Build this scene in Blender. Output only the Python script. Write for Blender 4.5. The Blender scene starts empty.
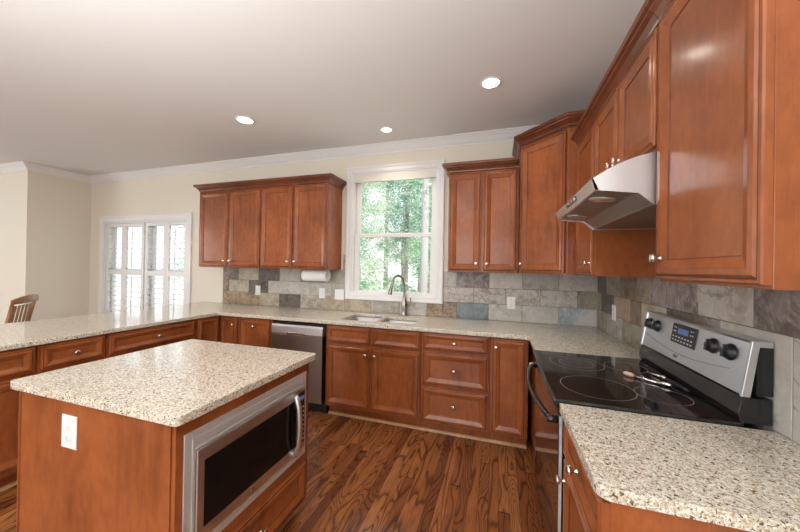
import bpy, bmesh, math, random
from mathutils import Vector, Matrix
C = bpy.context.scene.collection
SC = bpy.context.scene
R = math.radians
random.seed(7)

# ------------------------------------------------------------------ camera
YAW, PITCH, ROLL = .3069, .0047, .0163
fw = Vector((-math.sin(YAW)*math.cos(PITCH), math.cos(YAW)*math.cos(PITCH), math.sin(PITCH)))
rt0 = Vector((math.cos(YAW), math.sin(YAW), 0)); up0 = rt0.cross(fw)
rt = rt0*math.cos(ROLL) + up0*math.sin(ROLL); up = up0*math.cos(ROLL) - rt0*math.sin(ROLL)
cd = bpy.data.cameras.new('camera'); cam = bpy.data.objects.new('camera', cd); C.objects.link(cam)
cd.sensor_width = 36; cd.lens = 310.3*36/800; cd.clip_start = .02; cd.clip_end = 200
cam.matrix_world = Matrix(((rt.x, up.x, -fw.x, -.8613), (rt.y, up.y, -fw.y, -3.2028), (rt.z, up.z, -fw.z, 1.4199), (0, 0, 0, 1)))
SC.camera = cam

# ------------------------------------------------------------------ world, sun, daylight, exposure
w = bpy.data.worlds.new('sky'); SC.world = w; w.use_nodes = True
nt = w.node_tree; nt.nodes.clear()
sky = nt.nodes.new('ShaderNodeTexSky'); sky.sky_type = 'NISHITA'; sky.sun_disc = False
sky.sun_elevation = R(48); sky.sun_rotation = R(100); sky.air_density = 1.0; sky.dust_density = 3.0
bgn = nt.nodes.new('ShaderNodeBackground'); bgn.inputs[1].default_value = .24
ow = nt.nodes.new('ShaderNodeOutputWorld')
mixw = nt.nodes.new('ShaderNodeMix'); mixw.data_type = 'RGBA'; mixw.inputs[0].default_value = .75
mixw.inputs[7].default_value = (7, 7.2, 7.4, 1)
nt.links.new(sky.outputs[0], mixw.inputs[6]); nt.links.new(mixw.outputs[2], bgn.inputs[0]); nt.links.new(bgn.outputs[0], ow.inputs[0])

def light(name, kind, loc, energy, color=(1, 1, 1), rot=(0, 0, 0), size=None, size_y=None, **k):
    l = bpy.data.lights.new(name, kind); l.energy = energy; l.color = color
    if kind == 'AREA':
        l.shape = 'RECTANGLE' if size_y else 'DISK'; l.size = size
        if size_y: l.size_y = size_y
    elif kind == 'SUN': l.angle = size or .02
    elif size: l.shadow_soft_size = size
    for a, b in k.items(): setattr(l, a, b)
    o = bpy.data.objects.new(name, l); C.objects.link(o); o.location = loc; o.rotation_euler = rot
    return o
light('sun', 'SUN', (6, -3, 12), 4.2, (1, .96, .9), (R(38), R(32), 0), .03)
DAY = (.93, .97, 1)
# daylight through the rear windows (behind the camera) and the dining-side windows
light('daylight', 'AREA', (-1.75, -6.45, 1.55), 45, DAY, (R(90), 0, 0), 2.2, 1.5)
light('daylight', 'AREA', (-5.2, -6.45, 1.45), 26, DAY, (R(90), 0, 0), 2.4, 1.9)
light('daylight', 'AREA', (-9.3, -3.6, 1.45), 60, DAY, (R(90), 0, R(-90)), 2.4, 1.9)
# added spot aimed up to brighten the ceiling, like a bounced flash
light('ceiling_fill', 'SPOT', (-2.0, -4.2, .95), 660, (.965, .985, 1), (R(180), 0, 0), .12, spot_size=R(150), spot_blend=1.0)
SC.view_settings.view_transform = 'Standard'; SC.view_settings.look = 'None'
SC.view_settings.gamma = 1; SC.view_settings.use_curve_mapping = False
SC.view_settings.exposure = 0.16

# ------------------------------------------------------------------ materials
def mat(name, col=(.8, .8, .8), rough=.5, metal=0, coat=0, spec=.5, emit=None, trans=0, ior=1.45):
    m = bpy.data.materials.new(name); m.use_nodes = True
    b = m.node_tree.nodes['Principled BSDF']
    b.inputs['Base Color'].default_value = (*col, 1); b.inputs['Roughness'].default_value = rough
    b.inputs['Metallic'].default_value = metal; b.inputs['Coat Weight'].default_value = coat
    b.inputs['Coat Roughness'].default_value = .12
    b.inputs['Specular IOR Level'].default_value = spec; b.inputs['IOR'].default_value = ior
    b.inputs['Transmission Weight'].default_value = trans
    if emit:
        b.inputs['Emission Color'].default_value = (*emit[0], 1); b.inputs['Emission Strength'].default_value = emit[1]
    return m
class N:
    def __init__(s, m): s.t = m.node_tree; s.b = s.t.nodes['Principled BSDF']
    def n(s, ty, **k):
        x = s.t.nodes.new(ty)
        for a, v in k.items(): setattr(x, a, v)
        return x
    def l(s, a, b): s.t.links.new(a, b)
    def coord(s, scale=(1, 1, 1), rot=(0, 0, 0), loc=(0, 0, 0), kind='Object'):
        c = s.n('ShaderNodeTexCoord'); mp = s.n('ShaderNodeMapping')
        mp.inputs['Scale'].default_value = scale; mp.inputs['Rotation'].default_value = rot; mp.inputs['Location'].default_value = loc
        s.l(c.outputs[kind], mp.inputs[0]); return mp.outputs[0]
    def noise(s, v, scale, det=4, rough=.5, dist=0):
        x = s.n('ShaderNodeTexNoise'); x.inputs['Scale'].default_value = scale; x.inputs['Detail'].default_value = det
        x.inputs['Roughness'].default_value = rough; x.inputs['Distortion'].default_value = dist
        if v: s.l(v, x.inputs['Vector'])
        return x
    def ramp(s, fac, stops, interp='LINEAR'):
        x = s.n('ShaderNodeValToRGB'); x.color_ramp.interpolation = interp; e = x.color_ramp.elements
        while len(e) < len(stops): e.new(.5)
        for i, (p, c) in enumerate(stops): e[i].position = p; e[i].color = (*c, 1) if len(c) == 3 else c
        s.l(fac, x.inputs[0]); return x.outputs[0]
    def mix(s, f, a, b, mode='MIX'):
        x = s.n('ShaderNodeMix', data_type='RGBA', blend_type=mode)
        for i, v in ((0, f), (6, a), (7, b)):
            if isinstance(v, (int, float)): x.inputs[i].default_value = v
            elif isinstance(v, tuple): x.inputs[i].default_value = (*v, 1)
            else: s.l(v, x.inputs[i])
        return x.outputs[2]
    def math(s, op, a, b=0.0):
        x = s.n('ShaderNodeMath', operation=op)
        for i, v in ((0, a), (1, b)):
            if isinstance(v, (int, float)): x.inputs[i].default_value = v
            else: s.l(v, x.inputs[i])
        return x.outputs[0]
    def bump(s, h, st=.2, d=.002):
        x = s.n('ShaderNodeBump'); x.inputs['Strength'].default_value = st; x.inputs['Distance'].default_value = d
        s.l(h, x.inputs['Height']); s.l(x.outputs[0], s.b.inputs['Normal'])
    def col(s, c): s.l(c, s.b.inputs['Base Color'])

def wood(name, a, b, scale=(9, 9, 1.2), rough=.30, coat=.22):
    m = mat(name, a, rough, coat=coat, spec=.35); k = N(m)
    v = k.coord(scale)
    n1 = k.noise(v, 2.2, 6, .6, .4)
    n2 = k.noise(k.coord((2.3, 2.3, 1.4)), 1.6, 3, .55)
    n3 = k.noise(k.coord((90, 90, 5)), 3, 2, .5)
    c = k.ramp(n1.outputs[0], [(.3, b), (.68, a)])
    hi = tuple(min(1, x*1.22) for x in a)
    c = k.mix(k.ramp(n2.outputs[0], [(.38, (0, 0, 0)), (.68, (1, 1, 1))]), c, hi)
    dk = k.ramp(n3.outputs[0], [(.32, (.72, .66, .62)), (.5, (1, 1, 1))])
    n4 = k.noise(k.coord((14, 14, 7)), 2.5, 4, .6)
    mo = k.ramp(n4.outputs[0], [(.35, (.80, .76, .72)), (.6, (1, 1, 1))])
    c = k.mix(.22, c, dk, 'MULTIPLY'); c = k.mix(.8, c, mo, 'MULTIPLY'); k.col(c)
    return m
cherry = wood('cherry_stained_maple', (.305, .091, .027), (.175, .044, .013))
cherry_glaze = wood('cherry_dark_glaze', (.12, .033, .014), (.08, .022, .010))
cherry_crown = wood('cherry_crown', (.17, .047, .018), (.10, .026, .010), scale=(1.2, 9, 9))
chair_wood = wood('honey_oak', (.34, .16, .055), (.22, .09, .03))
shoe_wood = wood('pale_wood', (.50, .30, .15), (.42, .22, .1), scale=(1.2, 9, 9))

def floor_mat():
    m = mat('oak_strip_floor', (.2, .08, .03), .24, coat=.25); k = N(m)
    tc = k.n('ShaderNodeTexCoord'); sp = k.n('ShaderNodeSeparateXYZ'); k.l(tc.outputs['Object'], sp.inputs[0])
    W = .060
    xi = k.math('DIVIDE', sp.outputs[0], W); ix = k.math('FLOOR', xi); fx = k.math('FRACT', xi)
    wn = k.n('ShaderNodeTexWhiteNoise', noise_dimensions='1D'); k.l(ix, wn.inputs['W'])
    yo = k.math('ADD', k.math('DIVIDE', sp.outputs[1], 1.5), k.math('MULTIPLY', wn.outputs['Value'], 7.0))
    iy = k.math('FLOOR', yo); fy = k.math('FRACT', yo)
    idv = k.n('ShaderNodeCombineXYZ'); k.l(ix, idv.inputs[0]); k.l(iy, idv.inputs[1])
    w2 = k.n('ShaderNodeTexWhiteNoise', noise_dimensions='2D'); k.l(idv.outputs[0], w2.inputs['Vector'])
    # grain: contour lines of a stretched noise, offset per plank
    gv = k.n('ShaderNodeCombineXYZ')
    k.l(k.math('ADD', k.math('MULTIPLY', sp.outputs[0], 8.0), k.math('MULTIPLY', w2.outputs['Value'], 60.0)), gv.inputs[0])
    k.l(k.math('ADD', k.math('MULTIPLY', sp.outputs[1], 1.5), k.math('MULTIPLY', ix, 3.7)), gv.inputs[1])
    n1 = k.noise(gv.outputs[0], 1.0, 1.5, .45, .25)
    rings = k.math('FRACT', k.math('MULTIPLY', n1.outputs[0], k.math('ADD', 5.0, k.math('MULTIPLY', wn.outputs['Value'], 20.0))))
    g1 = k.ramp(rings, [(0, (.15, .15, .15)), (.07, (.2, .2, .2)), (.24, (.8, .8, .8)), (.6, (1, 1, 1)), (.88, (.85, .85, .85)), (1, (.15, .15, .15))])
    n2 = k.noise(k.coord((140, 5, 1)), 1.5, 4, .65)
    g2 = k.ramp(n2.outputs[0], [(.35, (.5, .5, .5)), (.6, (1, 1, 1))])
    base = k.ramp(w2.outputs['Value'], [(0, (.19, .058, .020)), (.3, (.33, .112, .034)), (.55, (.43, .165, .048)), (.75, (.25, .08, .028)), (1, (.50, .21, .066))])
    dark = k.ramp(w2.outputs['Value'], [(0, (.048, .014, .007)), (1, (.085, .026, .010))])
    gg = k.mix(1.0, g1, g2, 'MULTIPLY')
    c = k.mix(gg, dark, base)
    ex = k.math('MINIMUM', fx, k.math('SUBTRACT', 1.0, fx)); ey = k.math('MINIMUM', fy, k.math('SUBTRACT', 1.0, fy))
    sx = k.ramp(ex, [(0, (.15, .15, .15)), (.03, (1, 1, 1))]); sy = k.ramp(ey, [(0, (.15, .15, .15)), (.0025, (1, 1, 1))])
    c = k.mix(1.0, c, sx, 'MULTIPLY'); c = k.mix(1.0, c, sy, 'MULTIPLY'); k.col(c)
    k.bump(k.mix(.5, gg, sx), .12, .001)
    return m
M_floor = floor_mat()

def granite_mat():
    m = mat('speckled_granite', (.6, .52, .42), .09, coat=.3); k = N(m)
    v = k.coord()
    n0 = k.noise(v, 22, 3, .6); n1 = k.noise(v, 120, 3, .6, .5); n2 = k.noise(k.coord(loc=(3, 1, 7)), 150, 3, .6, .8)
    n3 = k.noise(k.coord(loc=(9, 4, 2)), 105, 2, .55, .8); n4 = k.noise(k.coord(loc=(1, 14, 5)), 190, 2, .6)
    c = k.ramp(n0.outputs[0], [(.3, (.54, .475, .36)), (.7, (.71, .665, .575))])
    c = k.mix(k.ramp(n1.outputs[0], [(.47, (0, 0, 0)), (.54, (1, 1, 1))]), c, (.82, .80, .73))
    c = k.mix(k.ramp(n2.outputs[0], [(.545, (0, 0, 0)), (.585, (.9, .9, .9))]), c, (.42, .30, .18))
    c = k.mix(k.ramp(n3.outputs[0], [(.60, (0, 0, 0)), (.635, (.95, .95, .95))]), c, (.095, .058, .038))
    c = k.mix(k.ramp(n4.outputs[0], [(.62, (0, 0, 0)), (.65, (.8, .8, .8))]), c, (.16, .15, .14))
    k.col(c); return m
M_granite = granite_mat()

def slate(name, a, b, c3, seed, vein=None, sc=1.0):
    m = mat(name, a, .38, spec=.5); k = N(m)
    v = k.coord(loc=(seed*3.1, seed*1.7, seed*2.3))
    n1 = k.noise(v, 4.5*sc, 5, .6, .7); n2 = k.noise(v, 20*sc, 6, .72, .4); n3 = k.noise(v, 2.4*sc, 4, .62, .9)
    c = k.ramp(n1.outputs[0], [(.40, b), (.56, a)])
    c = k.mix(k.ramp(n2.outputs[0], [(.46, (0, 0, 0)), (.66, (.9, .9, .9))]), c, c3)
    n5 = k.noise(v, 7*sc, 5, .7, .5); c = k.mix(k.ramp(n5.outputs[0], [(.30, (.75, .75, .75)), (.42, (0, 0, 0))]), c, tuple(x*.55 for x in b))
    if vein: c = k.mix(k.ramp(n3.outputs[0], [(.478, (0, 0, 0)), (.496, (.6, .6, .6)), (.502, (.7, .7, .7)), (.512, (0, 0, 0))]), c, vein)
    k.col(c); k.bump(n2.outputs[0], .35, .003); return m
SL = dict(
 grey=slate('slate_grey', (.42, .40, .36), (.30, .28, .25), (.50, .46, .40), 1),
 light=slate('slate_light', (.52, .49, .44), (.42, .39, .34), (.58, .55, .5), 2),
 tan=slate('slate_tan', (.45, .38, .28), (.32, .26, .18), (.52, .45, .36), 3),
 veined=slate('slate_veined', (.48, .445, .39), (.33, .28, .22), (.57, .53, .48), 4, (.20, .155, .12), 1.3),
 dark=slate('slate_dark', (.13, .105, .085), (.055, .04, .032), (.2, .17, .14), 5),
 blue=slate('slate_blue', (.20, .255, .26), (.13, .17, .18), (.27, .3, .3), 6),
 mauve=slate('slate_mauve', (.30, .25, .235), (.15, .118, .105), (.42, .375, .35), 7, (.12, .09, .08)),
 olive=slate('slate_olive', (.31, .285, .21), (.17, .145, .095), (.38, .34, .27), 8),
 brown=slate('slate_brown', (.22, .155, .10), (.085, .055, .036), (.31, .24, .17), 9),
 rust=slate('slate_rust', (.38, .26, .15), (.17, .11, .07), (.34, .31, .25), 10, (.1, .07, .05)),
 bluespot=slate('slate_bluespot', (.52, .48, .46), (.30, .34, .37), (.56, .54, .5), 11, (.2, .25, .3)),
 peach=slate('slate_peach', (.42, .31, .22), (.36, .25, .17), (.44, .35, .27), 12))
SLK = list(SL)
M_grout = mat('grout', (.17, .15, .125), .8)

def paint(name, c, rough=.6):
    m = mat(name, c, rough, spec=.3); k = N(m)
    n = k.noise(k.coord(), 240, 2); k.bump(n.outputs[0], .04, .0006); return m
M_wall = paint('cream_paint', (.79, .735, .63))
M_ceil = paint('ceiling_paint', (.78, .775, .76), .8)
M_trim = paint('white_trim_paint', (.82, .82, .81), .35)
M_shade = mat('cream_blind_fabric', (.78, .76, .69), .8)
def brushed(name, c, rough, sc=(2, 300, 300)):
    m = mat(name, c, rough, 1.0); k = N(m)
    n = k.noise(k.coord(sc), 1.5, 3, .6)
    r = k.ramp(n.outputs[0], [(.3, (rough*.88,)*3), (.7, (rough*1.12,)*3)]); k.l(r, k.b.inputs['Roughness'])
    return m
M_steel = brushed('brushed_stainless', (.68, .68, .69), .38)
M_panel = brushed('range_panel_stainless', (.74, .78, .83), .33)  # bluish tint puts the window reflection into the steel colour
M_sink = brushed('sink_stainless', (.50, .50, .50), .3)
M_mwglass = mat('microwave_dark_glass', (.006, .006, .007), .08, spec=.25)
M_satin = mat('satin_handle_metal', (.66, .64, .64), .38, 1)
M_trimst = mat('satin_trim_kit', (.66, .65, .66), .38, .45)
M_steelv = brushed('brushed_stainless_side', (.68, .70, .73), .36, (300, 2, 300))
M_dw = brushed('dishwasher_stainless', (.29, .255, .225), .3, (300, 2, 300))  # darkened and browned: the reflected floor is put into the base colour
M_steeld = brushed('shade_darkened_stainless', (.34, .32, .30), .4)  # darker steel: shade and reflections under the hood put into the colour
M_chrome = mat('satin_nickel', (.70, .67, .62), .22, 1)
M_bronze = mat('brushed_nickel_faucet', (.36, .32, .28), .25, 1)
M_blackgl = mat('black_ceramic_glass', (.010, .010, .011), .04, spec=.6, coat=.5)
M_black = mat('black_enamel', (.012, .012, .013), .22, coat=.3)
M_blackpl = mat('black_plastic', (.016, .016, .018), .3)
M_dark = mat('dark_recess', (.012, .010, .009), .7)
M_ring = mat('burner_ring_print', (.34, .33, .31), .3)
M_white = mat('white_plastic', (.82, .82, .80), .3)
M_whites = mat('grey_slot', (.30, .30, .30), .5)
M_paper = mat('paper_towel', (.86, .86, .85), .9)
M_glow = mat('lamp_diffuser', (1, 1, 1), .5, emit=((1, .93, .82), 9))
M_hoodlamp = mat('hood_lamp_lens', (.75, .72, .65), .15, .6)
M_blue = mat('display_blue', (.02, .03, .05), .2, emit=((.10, .22, .5), .35))
M_print = mat('printed_marks', (.62, .62, .62), .5)
M_red = mat('red_led', (.3, .02, .01), .3, emit=((.9, .1, .03), .6))
M_glass = mat('window_glass', (1, 1, 1), 0, trans=1, ior=1.02, spec=.5)
M_spoon = mat('tan_silicone', (.52, .36, .25), .5)

# ------------------------------------------------------------------ mesh builder
class MB:
    def __init__(s): s.bm = bmesh.new()
    def face(s, pts, m=0):
        vs = [s.bm.verts.new(p) for p in pts]
        f = s.bm.faces.new(vs); f.material_index = m; return f
    def box(s, a, b, m=0):
        x0, y0, z0 = a; x1, y1, z1 = b
        v = [s.bm.verts.new(p) for p in ((x0,y0,z0),(x1,y0,z0),(x1,y1,z0),(x0,y1,z0),(x0,y0,z1),(x1,y0,z1),(x1,y1,z1),(x0,y1,z1))]
        for q in ((3,2,1,0),(4,5,6,7),(0,1,5,4),(1,2,6,5),(2,3,7,6),(3,0,4,7)):
            s.bm.faces.new([v[i] for i in q]).material_index = m
        return s
    def prism(s, poly, ax, a, b, m=0):
        # poly: 2D outline in the plane normal to ax, extruded a..b along ax
        def P(p, t):
            return {'x': (t, p[0], p[1]), 'y': (p[0], t, p[1]), 'z': (p[0], p[1], t)}[ax]
        A = [s.bm.verts.new(P(p, a)) for p in poly]; B = [s.bm.verts.new(P(p, b)) for p in poly]
        fs = [s.bm.faces.new(A[::-1]), s.bm.faces.new(B)]
        n = len(poly)
        for i in range(n): fs.append(s.bm.faces.new((A[i], A[(i+1) % n], B[(i+1) % n], B[i])))
        for f in fs: f.material_index = m
        return s
    def tube(s, pts, r, seg=12, m=0, cap=True):
        pts = [Vector(p) for p in pts]; rs = r if isinstance(r, (list, tuple)) else [r]*len(pts)
        rings = []; prev = None
        for i, p in enumerate(pts):
            t = (pts[min(i+1, len(pts)-1)] - pts[max(i-1, 0)]).normalized()
            if prev is None:
                a = Vector((0, 0, 1)) if abs(t.z) < .9 else Vector((1, 0, 0)); nrm = t.cross(a).normalized()
            else: nrm = (prev - t*prev.dot(t)).normalized()
            prev = nrm; bn = t.cross(nrm)
            rings.append([s.bm.verts.new(p + (nrm*math.cos(2*math.pi*j/seg) + bn*math.sin(2*math.pi*j/seg))*rs[i]) for j in range(seg)])
        for a, b in zip(rings, rings[1:]):
            for j in range(seg):
                f = s.bm.faces.new((a[j], a[(j+1) % seg], b[(j+1) % seg], b[j])); f.smooth = True; f.material_index = m
        if cap:
            s.bm.faces.new(rings[0][::-1]).material_index = m; s.bm.faces.new(rings[-1]).material_index = m
        return s
    def lathe(s, prof, seg=24, m=0, o=(0, 0, 0), ax='z', cap=True):
        # prof: (radius, height); axis through o
        rings = []
        for r, h in prof:
            ring = []
            for j in range(seg):
                c, q = r*math.cos(2*math.pi*j/seg), r*math.sin(2*math.pi*j/seg)
                p = {'z': (c, q, h), 'y': (c, -h, q), 'x': (h, c, q)}[ax]
                ring.append(s.bm.verts.new((o[0]+p[0], o[1]+p[1], o[2]+p[2])))
            rings.append(ring)
        for a, b in zip(rings, rings[1:]):
            for j in range(seg):
                f = s.bm.faces.new((a[j], a[(j+1) % seg], b[(j+1) % seg], b[j])); f.smooth = True; f.material_index = m
        if cap: s.bm.faces.new(rings[0][::-1]).material_index = m; s.bm.faces.new(rings[-1]).material_index = m
        return s
    def panel(s, x0, x1, z0, z1, prof, mats=None):
        # mitred panel facing -y; prof: (inset, y) rings; last ring is filled
        rings = []
        for ins, y in prof:
            rings.append([s.bm.verts.new(p) for p in ((x0+ins, y, z0+ins), (x1-ins, y, z0+ins), (x1-ins, y, z1-ins), (x0+ins, y, z1-ins))])
        for i, (a, b) in enumerate(zip(rings, rings[1:])):
            for j in range(4):
                f = s.bm.faces.new((a[j], a[(j+1) % 4], b[(j+1) % 4], b[j])); f.material_index = mats[i] if mats else 0
        s.bm.faces.new(rings[-1]); s.bm.faces.new(rings[0][::-1])
        return s
    def build(s, name, mats, parent=None, bevel=0, smooth=False, seg=2, matrix=None):
        bmesh.ops.recalc_face_normals(s.bm, faces=s.bm.faces)
        me = bpy.data.meshes.new(name); s.bm.to_mesh(me); s.bm.free()
        for mm in (mats if isinstance(mats, (list, tuple)) else [mats]): me.materials.append(mm)
        o = bpy.data.objects.new(name, me); C.objects.link(o)
        if parent: o.parent = parent
        if matrix: o.matrix_local = matrix
        if smooth: me.shade_smooth()
        if bevel:
            md = o.modifiers.new('bevel', 'BEVEL'); md.width = bevel; md.segments = seg; md.limit_method = 'ANGLE'; md.angle_limit = R(35)
            md.harden_normals = False
        return o
def tag(o, label, cat, group=None):
    o['label'] = label; o['category'] = cat
    if group: o['group'] = group
    return o
def thing(name, label, cat, loc=(0, 0, 0), rz=0, group=None):
    o = bpy.data.objects.new(name, None); C.objects.link(o); o.location = loc; o.rotation_euler = (0, 0, rz)
    o.empty_display_size = .1
    return tag(o, label, cat, group)
def struct(o, kind='structure'): o['kind'] = kind; return o
def copy_tree(o, parent=None):
    c = o.copy(); C.objects.link(c)
    if parent: c.parent = parent
    for ch in list(o.children): copy_tree(ch, c)
    return c

def sweep(mb, path, prof, side=1, m=0, caps=True, closed=False):
    """profile (out, z) swept along a 2D path with mitred corners; out is to the right of travel for side=1"""
    n = len(path); P = [Vector((p[0], p[1])) for p in path]; rings = []
    for i in range(n):
        if closed: d0 = (P[i]-P[i-1]).normalized(); d1 = (P[(i+1) % n]-P[i]).normalized()
        else:
            d0 = (P[i]-P[i-1]).normalized() if i else (P[1]-P[0]).normalized()
            d1 = (P[i+1]-P[i]).normalized() if i < n-1 else d0
        n0 = Vector((d0.y, -d0.x))*side; n1 = Vector((d1.y, -d1.x))*side
        mt = (n0+n1).normalized(); k = 1/max(.2, mt.dot(n0))
        rings.append([mb.bm.verts.new((P[i].x+mt.x*k*o, P[i].y+mt.y*k*o, z)) for o, z in prof])
    q = len(prof)
    rr = list(zip(rings, rings[1:])) + ([(rings[-1], rings[0])] if closed else [])
    for a, b in rr:
        for j in range(q):
            f = mb.bm.faces.new((a[j], a[(j+1) % q], b[(j+1) % q], b[j])); f.material_index = m
    if caps and not closed:
        mb.bm.faces.new(rings[0]).material_index = m; mb.bm.faces.new(rings[-1][::-1]).material_index = m
    return mb

# ------------------------------------------------------------------ room shell
H = 2.765; XL = -7.03; YA = -.70; XF = -9.4; YR = -6.5
b = MB(); b.box((XF-.2, YR-.2, -.12), (.2, .2, 0)); struct(b.build('floor', M_floor))
b = MB(); b.box((XF-.2, YR-.2, H), (.2, .2, H+.15)); struct(b.build('ceiling', M_ceil))
WX0, WX1, WZ0, WZ1 = -2.452, -1.478, 1.125, 2.47      # sink window opening
SX0, SX1, SZ0, SZ1 = -6.69, -4.97, .55, 2.04         # shuttered window opening
b = MB()
for a, c in (((XL-.15, 0, 0), (SX0, .15, H)), ((SX0, 0, 0), (SX1, .15, SZ0)), ((SX0, 0, SZ1), (SX1, .15, H)),
             ((SX1, 0, 0), (WX0, .15, H)), ((WX0, 0, 0), (WX1, .15, WZ0)), ((WX0, 0, WZ1), (WX1, .15, H)), ((WX1, 0, 0), (.15, .15, H))):
    b.box(a, c)
struct(b.build('wall_back', M_wall))
b = MB(); b.box((0, YR-.15, 0), (.15, 0, H)); struct(b.build('wall_right', M_wall))
b = MB(); b.box((XL-.15, YA, 0), (XL, 0, H)); b.box((XF, YA, 0), (XL-.15, YA+.15, H)); struct(b.build('wall_left', M_wall))
b = MB()
for a, c in (((XF-.15, YR, 0), (XF, -4.9, H)), ((XF-.15, -2.3, 0), (XF, YA+.15, H)), ((XF-.15, -4.9, 0), (XF, -2.3, .4)), ((XF-.15, -4.9, 2.45), (XF, -2.3, H))): b.box(a, c)
struct(b.build('wall_far_left', M_wall))
b = MB()
for a, c in (((XF-.15, YR-.15, 0), (-6.5, YR, H)), ((-6.5, YR-.15, 0), (-3.9, YR, .4)), ((-6.5, YR-.15, 2.45), (-3.9, YR, H)),
             ((-3.9, YR-.15, 0), (-2.9, YR, H)), ((-2.9, YR-.15, 0), (-.6, YR, .75)), ((-2.9, YR-.15, 2.35), (-.6, YR, H)), ((-.6, YR-.15, 0), (0, YR, H))): b.box(a, c)
struct(b.build('wall_rear', M_wall))
# crown moulding round the room, baseboards
cp = [(0, H-.092), (.010, H-.092), (.010, H-.078), (.025, H-.068), (.045, H-.042), (.066, H-.024), (.072, H-.014), (.085, H-.011), (.085, H-.001), (0, H-.001)]
b = MB(); sweep(b, [(XF, YA), (XL, YA), (XL, 0), (0, 0), (0, YR), (XF, YR)], cp, 1, closed=True)
struct(b.build('trim_1', M_trim))
bp = [(0, 0), (.016, 0), (.016, .10), (.010, .12), (0, .125)]
b = MB(); sweep(b, [(XF, YA), (XL, YA), (XL, -.001), (-4.75, -.001)], bp, 1); struct(b.build('baseboard_left', M_trim))
b = MB(); sweep(b, [(0, -2.6), (0, YR), (XF, YR), (XF, YA)], bp, 1); struct(b.build('baseboard_rear', M_trim))

# sink window
def window_casing(mb, x0, x1, z0, z1, cw, sill=.02, y=0):
    prof = [(0, y), (0, y-.018), (.006, y-.022), (.02, y-.022), (.028, y-.017), (cw-.014, y-.017), (cw-.008, y-.012), (cw, y-.012), (cw, y)]
    rings = [[mb.bm.verts.new(p) for p in ((x0-cw+i, yy, z0-cw+i), (x1+cw-i, yy, z0-cw+i), (x1+cw-i, yy, z1+cw-i), (x0-cw+i, yy, z1+cw-i))] for i, yy in prof]
    for a, c in zip(rings, rings[1:]+rings[:1]):
        for j in range(4): mb.bm.faces.new((a[j], a[(j+1) % 4], c[(j+1) % 4], c[j]))
def frame(mb, x0, x1, z0, z1, t, y0, y1, tb=None, tt=None):
    tb = tb or t; tt = tt or t
    mb.box((x0, y0, z0), (x0+t, y1, z1)); mb.box((x1-t, y0, z0), (x1, y1, z1))
    mb.box((x0+t, y0, z0), (x1-t, y1, z0+tb)); mb.box((x0+t, y0, z1-tt), (x1-t, y1, z1))
win = thing('window_1', 'white framed double hung window with cream blind above the sink', 'window', (-1.965, 0, WZ0)); struct(win)
ox = -1.965
def loc(o, t): o.location = (-t.location.x, -t.location.y, -t.location.z)
b = MB(); window_casing(b, WX0, WX1, WZ0, WZ1, .075); loc(b.build('window_casing', M_trim, win), win)
b = MB(); b.box((WX0, .0, WZ0), (WX0+.018, .15, WZ1)); b.box((WX1-.018, 0, WZ0), (WX1, .15, WZ1)); b.box((WX0+.018, 0, WZ1-.018), (WX1-.018, .15, WZ1)); b.box((WX0+.018, 0, WZ0), (WX1-.018, .15, WZ0+.012))
loc(b.build('window_jamb', M_trim, win), win)
b = MB(); frame(b, WX0+.018, WX1-.018, WZ0+.012, 1.79, .055, .03, .06, .014, .036); loc(b.build('lower_sash', M_trim, win, .003), win)
b = MB(); frame(b, WX0+.018, WX1-.018, 1.765, WZ1-.018, .055, .064, .094, .036, .06); loc(b.build('upper_sash', M_trim, win, .003), win)
b = MB(); b.box((WX0+.073, .043, 1.151), (WX1-.073, .047, 1.756)); b.box((WX0+.073, .078, 1.80), (WX1-.073, .082, 2.39)); loc(b.build('window_pane', M_glass, win), win)
bl = MB(); bl.box((WX0+.004, .002, 2.375), (WX1-.004, .02, 2.466)); bl.tube([(WX0+.01, .03, 2.44), (WX1-.01, .03, 2.44)], .022, 14); bl.tube([(WX0+.01, .012, 2.376), (WX1-.01, .012, 2.376)], .009, 8)
tag(bl.build('roller_blind', M_shade), 'cream roller blind rolled up at the head of the sink window', 'blind')

# shuttered window
win = thing('window_2', 'wide white window fitted with plantation shutters beyond the peninsula', 'window', (-5.83, 0, SZ0)); struct(win)
b = MB(); window_casing(b, SX0, SX1, SZ0, SZ1, .09); loc(b.build('window_casing', M_trim, win), win)
b = MB(); frame(b, SX0, SX1, SZ0, SZ1, .02, .001, .15); b.box((-5.87, .06, SZ0+.02), (-5.79, .15, SZ1-.02)); loc(b.build('window_jamb', M_trim, win), win)
b = MB()
for x0, x1 in ((SX0+.02, -5.87), (-5.79, SX1-.02)):
    frame(b, x0, x1, SZ0+.02, 1.32, .045, .075, .10); frame(b, x0, x1, 1.285, SZ1-.02, .045, .103, .128)
loc(b.build('window_sash', M_trim, win), win)
b = MB()
for x0, x1 in ((SX0+.065, -5.915), (-5.745, SX1-.065)): b.box((x0, .086, SZ0+.07), (x1, .089, 1.28)); b.box((x0, .114, 1.33), (x1, .117, SZ1-.07))
loc(b.build('window_pane', M_glass, win), win)
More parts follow.
